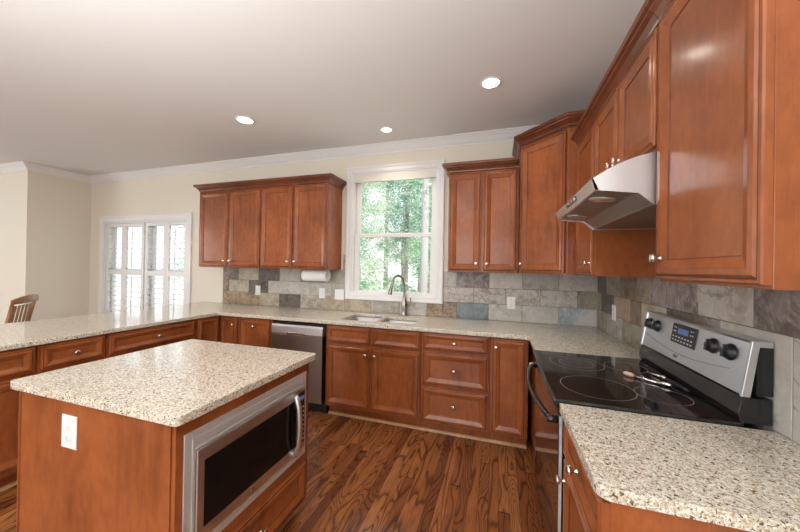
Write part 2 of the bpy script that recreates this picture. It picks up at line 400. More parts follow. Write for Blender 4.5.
def shutter(x0, x1, label):
    t = thing('plantation_shutter', label, 'shutter', (x0, 0, SZ0+.022), 0, 'white plantation shutters')
    W = x1-x0; HH = SZ1-SZ0-.044; st = .052
    b = MB()
    b.box((0, .012, 0), (st, .04, HH)); b.box((W-st, .012, 0), (W, .04, HH))
    mid = 1.275-(SZ0+.022)
    for z0, z1 in ((0, .09), (mid-.035, mid+.035), (HH-.05, HH)): b.box((st, .012, z0), (W-st, .04, z1))
    b.build('shutter_frame', M_trim, t, .003)
    for nm, z0, z1 in (('louvers', .09, mid-.035), ('louvers', mid+.035, HH-.05)):
        b = MB(); n = round((z1-z0)/.07); s = (z1-z0)/n; a = R(4)
        for i in range(n):
            z = z0+s*(i+.5)
            pl = []
            for j in range(12):
                q = 2*math.pi*j/12; u, v = .031*math.cos(q), .0048*math.sin(q)
                pl.append((.026+u*math.cos(a)-v*math.sin(a), z+u*math.sin(a)+v*math.cos(a)))
            b.prism(pl, 'x', st, W-st)
        b.build(nm, M_trim, t)
    b = MB(); b.box((W/2-.005, -.016, .14), (W/2+.005, -.006, mid-.07)); b.build('tilt_rod', M_trim, t)
    b = MB(); b.box((W/2-.005, -.016, mid+.07), (W/2+.005, -.006, HH-.09)); b.build('tilt_rod', M_trim, t)
shutter(SX0+.022, -6.275, 'white louvered shutter panel, leftmost of the four beside the left wall')
shutter(-6.272, -5.845, 'white louvered shutter panel left of the middle mullion')
shutter(-5.815, -5.392, 'white louvered shutter panel right of the middle mullion')
shutter(-5.389, SX1-.022, 'white louvered shutter panel nearest the hanging cherry cabinets')
# rear windows (behind the camera): frames only
for i, (x0, x1, z0, z1) in enumerate(((-2.9, -.6, .75, 2.35), (-6.5, -3.9, .4, 2.45))):
    b = MB(); frame(b, x0, x1, z0, z1, .07, YR-.05, YR-.01); mx = (x0+x1)/2
    b.box((mx-.05, YR-.05, z0), (mx+.05, YR-.01, z1)); b.box((x0, YR-.045, (z0+z1)/2-.02), (x1, YR-.015, (z0+z1)/2+.02)); struct(b.build('window_%d' % (3+i), M_trim))

# ------------------------------------------------------------------ cabinet builders
DP = [(0, .0), (0, -.014), (.003, -.018), (.010, -.0185), (.0125, -.016), (.0155, -.0165), (.020, -.0215), (.034, -.0225), (.038, -.0205), (.063, -.0120), (.066, -.0085), (.071, -.008)]
DM = [0, 0, 0, 1, 1, 0, 0, 0, 0, 1, 0, 0]
def knob(parent, x, y, z):
    b = MB(); b.lathe([(.009, 0), (.009, .003), (.0055, .006), (.005, .014), (.011, .018), (.0155, .022), (.0165, .026), (.0145, .030), (.008, .0325), (.001, .033)], 20, o=(x, y, z), ax='y')
    return b.build('knob', M_chrome, parent)
def front(parent, kind, x0, x1, z0, z1, y, kn=None, scale=1):
    """kind door / drawer / false_front; y is the plane of the face frame"""
    w_, h_ = x1-x0, z1-z0; k = min(1, min(w_, h_)/.20) if kind != 'door' else min(1, w_/.26); k *= scale
    prof = [(i*k if i > .004 else i, y+d) for i, d in DP]
    b = MB(); b.panel(x0, x1, z0, z1, prof, DM)
    o = b.build(kind, [cherry, cherry_glaze], parent)
    for q in (kn or []): knob(o, q[0], y-.0195, q[1])
    return o
def base_cab(label, loc_, rz, W, fronts, D=.605, name='base_cabinet', ends=(False, False), toe=True, top=.880, shoe=True, group=None, opened=False):
    t = thing(name, label, 'cabinet', loc_, rz, group)
    b = MB()
    if opened:
        b.box((.001, -D, .105), (.018, -.004, top)); b.box((W-.018, -D, .105), (W-.001, -.004, top)); b.box((.018, -D, .105), (W-.018, -.004, .125))
        b.box((.018, -.012, .125), (W-.018, -.004, top)); b.box((.018, -D, .125), (W-.018, -D+.02, top))
    else: b.box((.001, -D, .105), (W-.001, -.004, top))
    b.build('carcass', cherry, t, .0015)
    if toe:
        b = MB(); b.box((.001, -D+.075, 0.001), (W-.001, -D+.10, .104)); b.build('toe_kick', cherry, t)
        if shoe:
            b = MB(); b.prism([(-D+.0745, .001), (-D+.056, .001), (-D+.057, .009), (-D+.062, .016), (-D+.0745, .020)], 'x', .001, W-.001); b.build('shoe_moulding', shoe_wood, t)
    for f in fronts: front(t, *f[:5], -D, f[5] if len(f) > 5 else None)
    return t
CR = [(.0, 0), (.004, 0), (.004, .010), (.011, .016), (.013, .026), (.026, .046), (.041, .058), (.043, .064), (.055, .069), (.057, .092), (0, .092)]
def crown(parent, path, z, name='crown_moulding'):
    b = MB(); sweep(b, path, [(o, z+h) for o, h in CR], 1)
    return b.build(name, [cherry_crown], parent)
def upper_cab(label, loc_, rz, W, doors, z0=1.386, z1=2.33, D=.305, group=None, cr=None, name='wall_cabinet'):
    t = thing(name, label, 'cabinet', loc_, rz, group)
    b = MB(); b.box((.001, -D, z0-loc_[2]), (W-.001, -.004, z1-loc_[2])); b.build('carcass', cherry, t, .0015)
    for x0, x1, a, c, kn in doors:
        front(t, 'door', x0, x1, a-loc_[2], c-loc_[2], -D, [(kn[0], kn[1]-loc_[2])] if kn else None)
    if cr: crown(t, cr, z1-.035-loc_[2])
    return t
FZ0, FZ1 = .125, .868
# back run (x from -3.69 to -0.62)
base_cab('low cherry cabinet with one door beside the dishwasher, left of it', (-3.44, 0, 0), 0, .42, [('door', .02, .395, FZ0, FZ1, [(.21, .795)])])
base_cab('cherry sink cabinet with two doors and two false drawer fronts', (-2.405, 0, 0), 0, .925,
         [('false_front', .010, .455, .712, FZ1), ('false_front', .468, .915, .712, FZ1), ('door', .010, .455, .128, .696, [(.418, .625)]), ('door', .468, .915, .128, .696, [(.508, .625)])], opened=True)
base_cab('cherry base cabinet with a stack of three drawers right of the sink', (-1.479, 0, 0), 0, .564,
         [('drawer', .012, .552, .730, FZ1, [(.283, .80)]), ('drawer', .012, .552, .430, .716, [(.283, .573)]), ('drawer', .012, .552, .118, .416, [(.283, .283)])])
base_cab('cherry base cabinet with one tall door next to the range corner', (-.914, 0, 0), 0, .285, [('door', .010, .270, .118, FZ1, [(.045, .80)])])
# right wall
t = base_cab('blind cherry base cabinet filling the corner behind the range', (0, -.001, 0), -math.pi/2, 1.118, [], D=.595, toe=False)
t = base_cab('cherry base cabinet nearest the camera with one drawer over a door', (0, -1.893, 0), -math.pi/2, .457,
             [('drawer', .010, .453, .730, FZ1, [(.229, .80)]), ('door', .010, .453, .118, .716, [(.05, .655)])], D=.60)
# peninsula, facing the range
PX = -4.30; PD = .60
t = thing('corner_cabinet', 'cherry corner base cabinet with two narrow doors meeting at the inner corner', 'cabinet', (-4.3, 0, 0))
b = MB(); b.prism([(0, -.004), (.858, -.004), (.858, -.604), (.60, -.604), (.60, -.888), (0, -.888)], 'z', .105, .880); b.build('carcass', cherry, t, .0015)
front(t, 'door', .622, .845, FZ0, FZ1, -.604, [(.80, .795)])
b = MB(); b.panel(0, .235, FZ0, FZ1, [(i*.85, d) for i, d in DP], DM)
b.build('door', [cherry, cherry_glaze], t, matrix=Matrix.Translation((.60, -.865, 0)) @ Matrix.Rotation(math.pi/2, 4, 'Z'))
b = MB(); b.box((.53, -.888, .001), (.555, -.53, .104)); b.box((.555, -.555, .001), (.858, -.53, .104)); b.build('toe_kick', cherry, t)
def pen(label, y0, y1):
    W = y1-y0
    return base_cab(label, (PX, y0, 0), math.pi/2, W, [('drawer', .016, W-.014, .714, FZ1, [(W/2, .79)]), ('door', .016, W/2-.004, .135, .692, [(W/2-.05, .63)]), ('door', W/2+.004, W-.014, .135, .692, [(W/2+.05, .63)])] if W > .5 else
                    [('drawer', .016, W-.014, .714, FZ1, [(W/2, .79)]), ('door', .016, W-.014, .135, .692, [(W-.05, .63)])], D=PD, group='peninsula base cabinets')
pen('wide cherry peninsula cabinet with drawer, farthest from the camera', -1.622, -.890)
pen('narrow cherry peninsula cabinet, middle drawer behind the island', -1.993, -1.624)
pen('cherry peninsula cabinet at the left edge of the picture', -2.90, -1.995)
b = MB(); b.box((-4.32, -2.915, .001), (-4.303, -.01, .880)); tag(b.build('back_panel', cherry), 'cherry panel closing the dining side of the peninsula', 'panel')

# dishwasher
t = thing('dishwasher', 'stainless steel dishwasher between the cherry cabinets left of the sink', 'dishwasher', (-3.018, 0, 0))
b = MB(); b.box((.012, -.57, .10), (.599, -.01, .875)); b.build('tub', M_black, t)
b = MB(); b.box((.012, -.60, .855), (.599, -.571, .878)); b.build('top_strip', M_black, t)
b = MB(); b.box((.014, -.635, .118), (.590, -.572, .745)); b.build('door_panel', M_dw, t, .004)
b = MB(); b.prism([(-.572, .747), (-.636, .747), (-.640, .760), (-.640, .825), (-.628, .845), (-.572, .850)], 'x', .014, .590); b.build('control_panel', M_steel, t, .002)
b = MB(); b.box((.20, -.646, .752), (.40, -.6405, .775)); b.build('handle', M_chrome, t, .003)
b = MB(); b.box((.014, -.55, .002), (.597, -.52, .10)); b.build('toe_kick', M_black, t)

# ------------------------------------------------------------------ worktops
def arc(cx, cy, r, a0, a1, n=6): return [(cx+r*math.cos(R(a0+(a1-a0)*i/n)), cy+r*math.sin(R(a0+(a1-a0)*i/n))) for i in range(n+1)]
def slab(outline, z0, z1, holes=()):
    bm = bmesh.new(); edges = []
    for loop in (outline, *holes):
        vs = [bm.verts.new((x, y, z0)) for x, y in loop]
        edges += [bm.edges.new((vs[i], vs[(i+1) % len(vs)])) for i in range(len(vs))]
    r = bmesh.ops.triangle_fill(bm, use_beauty=True, edges=edges)
    fs = [f for f in r['geom'] if isinstance(f, bmesh.types.BMFace)]
    ex = bmesh.ops.extrude_face_region(bm, geom=fs)
    for v in ex['geom']:
        if isinstance(v, bmesh.types.BMVert): v.co.z = z1
    m_ = MB(); m_.bm.free(); m_.bm = bm; return m_
ZT0, ZT1 = .882, .914
def rrect(x0, y0, x1, y1, r):
    return arc(x0+r, y0+r, r, 180, 270)+arc(x1-r, y0+r, r, 270, 360)+arc(x1-r, y1-r, r, 0, 90)+arc(x0+r, y1-r, r, 90, 180)
SKL = (-2.315, -.535, -1.955, -.13); SKR = (-1.925, -.50, -1.585, -.20)
out = [(-4.66, -.002), (-4.66, -2.95), (-3.675, -2.95), (-3.675, -.67), (-3.655, -.648), (-.632-.02, -.648), (-.632, -.668), (-.632, -1.1205), (-.002, -1.1205), (-.002, -.002)]
b = slab(out, ZT0, ZT1, (rrect(*SKL, .05), rrect(*SKR, .05)))
tag(b.build('granite_countertop', M_granite, bevel=.004), 'long speckled granite counter running round the peninsula, sink wall and range corner', 'countertop')
b = slab(arc(-.632+.035, -2.362+.035, .035, 180, 270)+[(-.002, -2.362), (-.002, -1.889), (-.632, -1.889)], ZT0, ZT1)
tag(b.build('granite_countertop', M_granite, bevel=.004), 'short speckled granite counter on the near side of the range', 'countertop')

# sink and faucet
t = thing('sink', 'stainless double bowl undermount sink under the window', 'sink', (-1.95, -.33, ZT0))
for nm, (x0, y0, x1, y1), dz in (('basin', SKL, .19), ('basin', SKR, .16)):
    bm = bmesh.new(); rings = []
    for k_, z in ((-.003, 0), (.0, -.003), (.012, -dz*.6), (.03, -dz), (.10, -dz-.004)):
        rings.append([bm.verts.new((x+1.95, y+.33, z-.0035)) for x, y in rrect(x0+k_, y0+k_, x1-k_, y1-k_, .05)])
    for a, c in zip(rings, rings[1:]):
        for j in range(len(a)): bm.faces.new((a[j], a[(j+1) % len(a)], c[(j+1) % len(a)], c[j])).smooth = True
    bm.faces.new(rings[-1]); mb = MB(); mb.bm.free(); mb.bm = bm
    o = mb.build(nm, M_sink, t, smooth=True); md = o.modifiers.new('solid', 'SOLIDIFY'); md.thickness = .002; md.offset = -1
    bd = MB(); bd.lathe([(.042, 0), (.042, .002), (.03, .003), (.02, .001), (.001, .001)], 20, o=((x0+x1)/2+1.95, (y0+y1)/2+.33, -dz-.004)); bd.build('drain', M_chrome, o)
t = thing('kitchen_faucet', 'tall gooseneck brushed nickel faucet with pull-down spray head', 'faucet', (-1.80, -.062, ZT1))
b = MB(); b.lathe([(.034, 0), (.034, .006), (.031, .012), (.030, .05), (.033, .09), (.030, .13), (.021, .18), (.0145, .235)], 24); b.build('body', M_bronze, t)
pts = [(0, 0, .20), (-.004, -.002, .28), (-.008, -.006, .33)]
for i in range(0, 13):
    a = R(180*i/12); dx, dy = -.088, -.105
    u = (1-math.cos(a))/2
    pts.append((-.010+dx*u, -.008+dy*u, .345+.075*math.sin(a)))
pts += [(-.104, -.121, .31)]
b = MB(); b.tube(pts, .0125, 14); b.build('gooseneck_spout', M_bronze, t)
b = MB(); b.tube([(-.102, -.119, .335), (-.106, -.126, .30), (-.110, -.134, .27), (-.115, -.144, .235), (-.116, -.146, .228)], [.014, .0165, .019, .023, .02], 16); b.build('spray_head', M_bronze, t)
b = MB(); b.tube([(.02, 0, .10), (.045, 0, .11), (.062, -.004, .14), (.067, -.006, .19)], [.012, .009, .007, .008], 12); b.build('lever_handle', M_bronze, t)

# ------------------------------------------------------------------ backsplash
def tiles(name, label, rows, plane, z0=.9145, holes=()):
    """rows: list of (z_low, z_high, [(a, b, key), ...]) along the wall coordinate"""
    mb = MB(); t = .008
    allr = [(r[0], r[1], s) for r in rows for s in r[2]]
    for za, zb, (a, c, key) in allr:
        g = .0017; a2, c2 = min(a, c)+g, max(a, c)-g; y = t
        prof = [(0, .003), (0, y-.0015), (.002, y)]
        rs = []
        for ins, d in prof:
            if plane == 'back': q = [(a2+ins, -d, za+g+ins), (c2-ins, -d, za+g+ins), (c2-ins, -d, zb-g-ins), (a2+ins, -d, zb-g-ins)]
            else: q = [(-d, a2+ins, za+g+ins), (-d, c2-ins, za+g+ins), (-d, c2-ins, zb-g-ins), (-d, a2+ins, zb-g-ins)]
            rs.append([mb.bm.verts.new(p) for p in q])
        mi = SLK.index(key)
        for p, q in zip(rs, rs[1:]):
            for j in range(4): mb.bm.faces.new((p[j], p[(j+1) % 4], q[(j+1) % 4], q[j])).material_index = mi
        mb.bm.faces.new(rs[-1]).material_index = mi
        # grout bed behind
        gi = len(SLK)
        if plane == 'back': mb.box((min(a, c), -.005, za), (max(a, c), -.0015, zb), gi)
        else: mb.box((-.005, min(a, c), za), (-.0015, max(a, c), zb), gi)
    o = mb.build(name, [SL[k] for k in SLK]+[M_grout])
    return tag(o, label, 'backsplash')
def run(js, ks): return [(js[i], js[i+1], ks[i]) for i in range(len(ks))]
Z0, Z1, Z2, Z3 = ZT1+.0008, 1.074, 1.229, 1.385
L0 = -4.32; LW = -2.53
rows = [(Z0, Z1, run([L0, -4.03, -3.726, -3.429, -3.123, -2.81, LW], ['rust', 'rust', 'tan', 'dark', 'veined', 'tan'])),
        (Z1, Z2, run([L0, -4.217, -3.894, -3.594, -3.302, -2.99, -2.70, LW], ['brown', 'tan', 'dark', 'light', 'light', 'light', 'grey'])),
        (Z2, Z3, run([L0, -4.063, -3.742, -3.428, -3.124, -2.79, -2.66, LW], ['brown', 'tan', 'dark', 'grey', 'olive', 'light', 'grey'])),
        (Z3, 1.55, run([-2.56, LW], ['grey']))]
# strip below the window and right of it
RW = -1.402
rows[0][2].extend(run([LW, -2.21, -1.87, -1.57, -1.262], ['tan', 'grey', 'light', 'rust']))
rows = [(z0, z1, [(a, c, k) for a, c, k in s]) for z0, z1, s in rows]
WB = WZ0-.075
lo = [(a, c, k) for a, c, k in rows[0][2] if c > LW+.001 and a < RW]
rows[0] = (Z0, Z1, [s for s in rows[0][2] if s not in lo])
rows.append((Z0, WB-.002, [(a, min(c, RW), k) for a, c, k in lo]))
rows.append((Z0, Z1, run([RW, -1.262, -.95, -.638, -.322, -.012], ['rust', 'blue', 'light', 'light', 'bluespot'])))
rows.append((Z1, Z2, run([RW, -1.094, -.79, -.48, -.167, -.012], ['veined', 'veined', 'veined', 'veined', 'olive'])))
rows.append((Z2, Z3, run([RW, -1.262, -.945, -.638, -.322, -.012], ['grey', 'mauve', 'light', 'grey', 'light'])))
tiles('tile_backsplash', 'mixed slate tile backsplash on the sink wall under the cabinets', rows, 'back')
rr = [(Z0, Z1, run([-.001, -.268, -.588, -.90, -1.20, -1.62], ['olive', 'grey', 'olive', 'grey', 'brown'])),
      (Z0, Z2, run([-1.62, -1.945, -2.36], ['light', 'veined'])),
      (Z1, Z2, run([-.001, -.12, -.42, -.724, -.90, -1.20, -1.49, -1.62], ['olive', 'dark', 'peach', 'brown', 'tan', 'dark', 'mauve'])),
      (Z2, 1.40, run([-.001, -.231, -.53, -.83, -1.018, -1.25, -1.475, -1.79, -2.36], ['dark', 'olive', 'brown', 'olive', 'mauve', 'mauve', 'veined', 'mauve'])),
      (1.40, 1.70, run([-1.121, -1.49, -1.878], ['grey', 'tan']))]
tiles('tile_backsplash', 'darker slate tile backsplash on the wall behind the range', rr, 'right')

# outlets and switches
def plate(label, x, y, z, rz, w_=.075, h_=.118, kind='outlet', name=None):
    t = thing(name or ('wall_outlet' if kind == 'outlet' else 'light_switch'), label, kind, (x, y, z), rz)
    b = MB(); b.box((-w_/2, -.005, -h_/2), (w_/2, 0, h_/2)); b.build('cover_plate', M_white, t, .002)
    if kind == 'outlet':
        for s in (-1, 1):
            b = MB(); b.lathe([(.017, 0), (.017, .002), (.016, .0026), (.001, .0026)], 20, o=(0, -.005, s*.020), ax='y')
            r_ = b.build('receptacle', M_white, t)
            b = MB(); b.box((-.007, -.0082, s*.020-.003), (-.0055, -.0076, s*.020+.005)); b.box((.0055, -.0082, s*.020-.003), (.007, -.0076, s*.020+.005)); b.build('slot', M_whites, r_)
    else:
        n = 2 if w_ > .09 else 1
        for i in range(n):
            xx = (i-(n-1)/2)*.046
            b = MB(); b.prism([(-.005, -.03), (-.011, -.03), (-.007, .03), (-.005, .03)], 'x', xx-.016, xx+.016); b.build('rocker', M_white, t, .001)
    return t
plate('white outlet on the dark slate tile under the left wall cabinets', -3.747, -.0085, 1.104, 0)
plate('white outlet on the tiles just right of the paper towel roll', -2.826, -.0085, 1.104, 0)
plate('wide white double switch plate touching the window casing', -2.590, -.024, 1.100, 0, .118, .118, 'switch')
plate('white outlet on the sink wall tiles below the two-door cabinet right of the window', -.739, -.0085, 1.095, 0)
plate('white outlet on the wall right around the corner, before the range', -.0085, -.433, 1.10, -math.pi/2)

# paper towel
t = thing('paper_towel_holder', 'under-cabinet paper towel holder left of the window', 'holder', (-2.82, -.15, 1.385))
for s in (-1, 1):
    b = MB(); b.box((s*.160-.003, -.015, -.085), (s*.160+.003, .015, -.0005)); b.build('bracket', M_white, t, .002)
b = MB(); b.tube([(-.157, 0, -.067), (.157, 0, -.067)], .006, 10); b.build('rod', M_white, t)
b = MB()
b.lathe([(.022, -.152), (.062, -.152), (.064, -.148), (.064, .148), (.062, .152), (.022, .152), (.022, -.152)], 32, o=(-2.82, -.15, 1.314), ax='x', cap=False)
tag(b.build('paper_towel_roll', M_paper), 'white paper towel roll hanging under the left wall cabinets', 'paper towels')

# ------------------------------------------------------------------ wall cabinets
UZ0, UZ1 = 1.395, 2.298; KZ = 1.465
upper_cab('cherry two-door wall cabinet, left of the pair hanging left of the window', (-4.372, 0, 1.386), 0, .920,
          [(.006, .455, UZ0, UZ1, (.418, KZ)), (.465, .914, UZ0, UZ1, (.505, KZ))], cr=[(0, -.004), (0, -.305), (.920, -.305)])
upper_cab('cherry two-door wall cabinet touching the window casing on its left', (-3.451, 0, 1.386), 0, .868,
          [(.006, .428, UZ0, UZ1, (.388, KZ)), (.440, .862, UZ0, UZ1, (.480, KZ))], cr=[(0, -.305), (.868, -.305), (.868, -.004)])
upper_cab('cherry two-door wall cabinet right of the sink window', (-1.314, 0, 1.386), 0, .619,
          [(.010, .300, UZ0, UZ1, (.262, KZ)), (.314, .608, UZ0, UZ1, (.354, KZ))], cr=[(0, -.004), (0, -.305), (.617, -.305)])
# taller diagonal corner cabinet
t = thing('corner_wall_cabinet', 'tall cherry corner wall cabinet with one diagonal door', 'cabinet', (0, 0, 1.386))
A, Bc = .692, .385; TZ = 2.49-1.386
b = MB(); b.prism([(-.004, -.004), (-A, -.004), (-A, -Bc), (-Bc, -A), (-.004, -A)], 'z', 0, TZ); b.build('carcass', cherry, t, .0015)
dl = (A-Bc)*math.sqrt(2)
b = MB(); b.panel(.016, dl-.016, .014, 2.44-1.386, DP, DM)
d = b.build('door', [cherry, cherry_glaze], t, matrix=Matrix.Translation((-A, -Bc, 0)) @ Matrix.Rotation(-math.pi/4, 4, 'Z'))
knob(d, .045, -.0195, .08)
crown(t, [(-A, -.004), (-A, -Bc), (-Bc, -A), (-.004, -A)], TZ-.035)
RZ = -math.pi/2
upper_cab('narrow cherry wall cabinet between the corner cabinet and the hood', (0, -.695, 1.386), RZ, .424,
          [(.010, .419, UZ0, UZ1, (.372, KZ))], cr=[(0, -.318), (.424, -.318)], D=.318)
upper_cab('short cherry wall cabinet with two doors above the range hood', (0, -1.121, 1.86), RZ, .760,
          [(.010, .374, 1.872, UZ1, (.340, 1.93)), (.386, .750, 1.872, UZ1, (.420, 1.93))], z0=1.86, cr=[(0, -.318), (.760, -.318)], D=.318)
upper_cab('large cherry wall cabinet nearest the camera, right of the hood', (0, -1.883, 1.386), RZ, .474,
          [(.010, .471, UZ0, UZ1, (.052, KZ))], cr=[(0, -.318), (.474, -.318), (.474, -.004)], D=.318)

# ------------------------------------------------------------------ range hood
t = thing('range_hood', 'stainless steel under-cabinet range hood over the black range', 'range hood', (-.0085, -1.123, 1.655), RZ)
# local: x along the wall (0..0.757), -y towards the room
W = .757
prof = [(-.004, .002), (-.325, .002), (-.375, .048), (-.512, .066), (-.524, .108), (-.50, .124), (-.47, .142), (-.43, .162), (-.385, .179), (-.325, .193), (-.24, .201), (-.10, .2035), (-.004, .2035)]
topp = [(-.524, .108), (-.50, .124), (-.47, .142), (-.43, .162), (-.385, .179), (-.325, .193), (-.24, .201), (-.10, .2035), (-.004, .2035)]
b = MB()
b.prism(prof, 'x', 0, .004); b.prism(prof, 'x', W-.004, W)     # side cheeks
# top skin
for (a, c) in zip(topp, topp[1:]): b.face([(.004, a[0], a[1]), (W-.004, a[0], a[1]), (W-.004, c[0], c[1]), (.004, c[0], c[1])])
b.box((.004, -.010, .002), (W-.004, -.004, .203))
b.build('hood_shell', M_steelv, t)
b = MB(); b.prism([(-.512, .066), (-.5245, .110), (-.519, .111), (-.500, .066)], 'x', .0, W); b.build('front_panel', M_steel, t)
b = MB(); b.prism([(-.5185, .082), (-.5205, .082), (-.5255, .103), (-.5235, .103)], 'x', .30, .50)
gr = b.build('control_switches', M_blackpl, t)
for i in range(3):
    b = MB(); b.box((.318+i*.062, -.5275, .087), (.356+i*.062, -.5235, .098)); b.build('switch', M_chrome, gr)
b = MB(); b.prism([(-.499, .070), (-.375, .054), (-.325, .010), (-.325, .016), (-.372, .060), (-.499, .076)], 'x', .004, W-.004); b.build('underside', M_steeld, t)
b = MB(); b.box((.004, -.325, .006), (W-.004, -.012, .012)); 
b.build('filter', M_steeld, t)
for i, x in enumerate((.16, .60)):
    b = MB(); b.lathe([(.048, 0), (.048, -.004), (.040, -.006), (.001, -.006)], 24, o=(0, 0, 0)); b.build('hood_light', M_hoodlamp, t, matrix=Matrix.Translation((x, -.447, .0625)) @ Matrix.Rotation(R(-7), 4, 'X'))

# ------------------------------------------------------------------ range
t = thing('electric_range', 'black glass-top electric range with stainless backguard', 'range', (-.0085, -1.123, 0), RZ)
W = .762; 
b = MB(); b.box((.003, -.60, .09), (W-.003, -.02, .908)); b.build('body', M_black, t, .003)
b = MB(); b.box((.02, -.55, .001), (W-.02, -.05, .09)); b.build('base', M_black, t)
b = MB(); b.prism([(-.075, .909), (-.635, .909), (-.643, .914), (-.643, .920), (-.636, .926), (-.075, .926)], 'x', .0015, W-.0015); b.build('cooktop', M_blackgl, t, .0015)
ct = t.children[-1]
def ring(parent, x, y, r, wd=.0022, z=.9262):
    b = MB(); n = 64
    for j in range(n):
        a0, a1 = 2*math.pi*j/n, 2*math.pi*(j+1)/n
        b.face([(x+(r-wd)*math.cos(a0), y+(r-wd)*math.sin(a0), z), (x+r*math.cos(a0), y+r*math.sin(a0), z), (x+r*math.cos(a1), y+r*math.sin(a1), z), (x+(r-wd)*math.cos(a1), y+(r-wd)*math.sin(a1), z)])
    return b.build('burner_ring', M_ring, parent)
# local x = distance from far side; y = -distance from wall
ring(ct, .215, -.450, .128); ring(ct, .215, -.450, .082, .0015); ring(ct, .567, -.448, .138); ring(ct, .58, -.222, .092); ring(ct, .20, -.222, .092)
# oven door, drawer, trim
b = MB(); b.prism([(-.60, .315), (-.622, .315), (-.626, .86), (-.60, .872)], 'x', .006, W-.006); b.build('oven_door', M_blackgl, t, .003)
b = MB(); b.box((W-.0058, -.622, .10), (W-.002, -.612, .86)); b.build('door_edge_trim', M_trimst, t)
b = MB(); b.box((.006, -.620, .10), (W-.006, -.601, .30)); b.build('storage_drawer', M_blackgl, t, .003)
b = MB(); pts = []
for i in range(17):
    u = i/16; pts.append((.03+u*(W-.06), -.650-.045*math.sin(math.pi*u)**.8, .838+.006*math.sin(math.pi*u)))
b.tube([(.03, -.622, .838)]+pts+[(W-.03, -.622, .838)], .011, 12); h = b.build('door_handle', M_black, t)
for x, m_ in ((.024, M_chrome), (W-.024, M_black)):
    b = MB(); b.tube([(x, -.626, .838), (x, -.664, .838)], .014, 14); b.build('end_cap', m_, h)
# backguard
b = MB(); b.prism([(-.004, .928), (-.085, .928), (-.092, .955), (-.082, 1.010), (-.004, 1.010)], 'x', .004, W-.0005); b.build('backguard_base', M_black, t, .002)
b = MB(); b.box((.013, -.045, 1.021), (W-.0005, -.004, 1.177)); b.build('backguard_body', M_black, t)
ft = Matrix.Translation((0, -.080, 1.015)) @ Matrix.Rotation(R(-9), 4, 'X')
bg = MB()
bg.prism([(.0, 0), (0, .178), (.012, .183), (.012, 0)], 'x', .012, W-.012)
panel = bg.build('control_panel', M_panel, t, .002, matrix=ft)
b = MB()
for x0 in (0.0, W-.012):
    b.prism([(-.084, 1.012), (-.056, 1.198), (-.004, 1.198), (-.004, 1.178), (-.037, 1.178), (-.060, 1.012)], 'x', x0, x0+.0118)
b.prism([(-.052, 1.187), (-.056, 1.198), (-.004, 1.198), (-.004, 1.180), (-.042, 1.180)], 'x', .012, W-.012)
b.build('end_cap', M_steelv, t, .0015)
# on the panel (local: x, y=0 face, z up the slope)
def pknob(x, z):
    b = MB(); b.lathe([(.030, 0), (.030, .003), (.026, .006), (.024, .016), (.021, .019), (.001, .019)], 24, o=(x, 0, z), ax='y'); k_ = b.build('burner_knob', M_blackpl, panel)
    b = MB(); b.box((x-.005, -.026, z-.022), (x+.005, -.018, z+.022)); b.build('grip', M_blackpl, k_, .001)
    b = MB(); b.box((x-.001, -.0268, z+.008), (x+.001, -.0261, z+.020)); b.build('pointer_mark', M_print, k_)
    b = MB()
    for q in range(9):
        a = R(-130+q*32.5); b.box((x+.034*math.sin(a)-.0012, -.0006, z+.034*math.cos(a)-.0012), (x+.034*math.sin(a)+.0012, -.0002, z+.034*math.cos(a)+.0012))
    b.build('dial_marks', M_blackpl, panel)
for x in (.060, .140, .575, .668): pknob(x, .125)
b = MB(); b.box((.285, -.004, .080), (.470, -.0002, .168)); dsp = b.build('display', M_blackpl, panel, .002)
b = MB(); b.box((.335, -.0052, .125), (.415, -.0041, .150)); b.build('clock_screen', M_blue, dsp)
b = MB()
for i in range(7):
    for j in range(2): b.box((.300+i*.0235, -.0052, .090+j*.016), (.312+i*.0235, -.0041, .096+j*.016))
for x in (.300, .312, .430, .445): b.box((x, -.0052, .130), (x+.008, -.0041, .136)); b.box((x, -.0052, .148), (x+.008, -.0041, .152))
b.build('touch_keys', M_print, dsp)
b = MB(); pts = [(.03+i*(W-.10)/24, -.0015, .070-.034*math.sin(math.pi*i/24)) for i in range(25)]
b.tube(pts, .0016, 6); b.build('curved_crease', M_whites, panel)
b = MB(); b.lathe([(.014, 0), (.014, .002), (.001, .003)], 20, o=(0, 0, 0), ax='y'); b.build('badge', M_chrome, panel, matrix=Matrix.Translation((.345, 0, .022)) @ Matrix.Diagonal((1.3, 1, .45, 1)))

# utensils on the cooktop
def utensil(name, label, pts, rad, m, parts, cat='utensil'):
    o = Vector(pts[0]); t = thing(name, label, cat, pts[0])
    b = MB(); b.tube([Vector(p)-o for p in pts], rad, 12); b.build('handle', m, t)
    for nm, q, r_, mm in parts:
        b = MB(); b.tube([Vector(p)-o for p in q], r_, 14); b.build(nm, mm, t)
t = utensil('cooking_spoon', 'steel cooking spoon with tan tip lying across the cooktop', [(-.255, -1.500, .9345), (-.215, -1.540, .9345), (-.18, -1.568, .9345)], [.006, .0055, .007], M_chrome,
            [('spoon_tip', [(-.288, -1.472, .937), (-.280, -1.479, .938), (-.265, -1.491, .937), (-.254, -1.501, .9345)], [.004, .010, .010, .006], M_spoon),
             ('spoon_bowl', [(-.182, -1.566, .9355), (-.172, -1.575, .937), (-.158, -1.586, .937), (-.148, -1.594, .9355)], [.006, .010, .010, .004], M_chrome)])
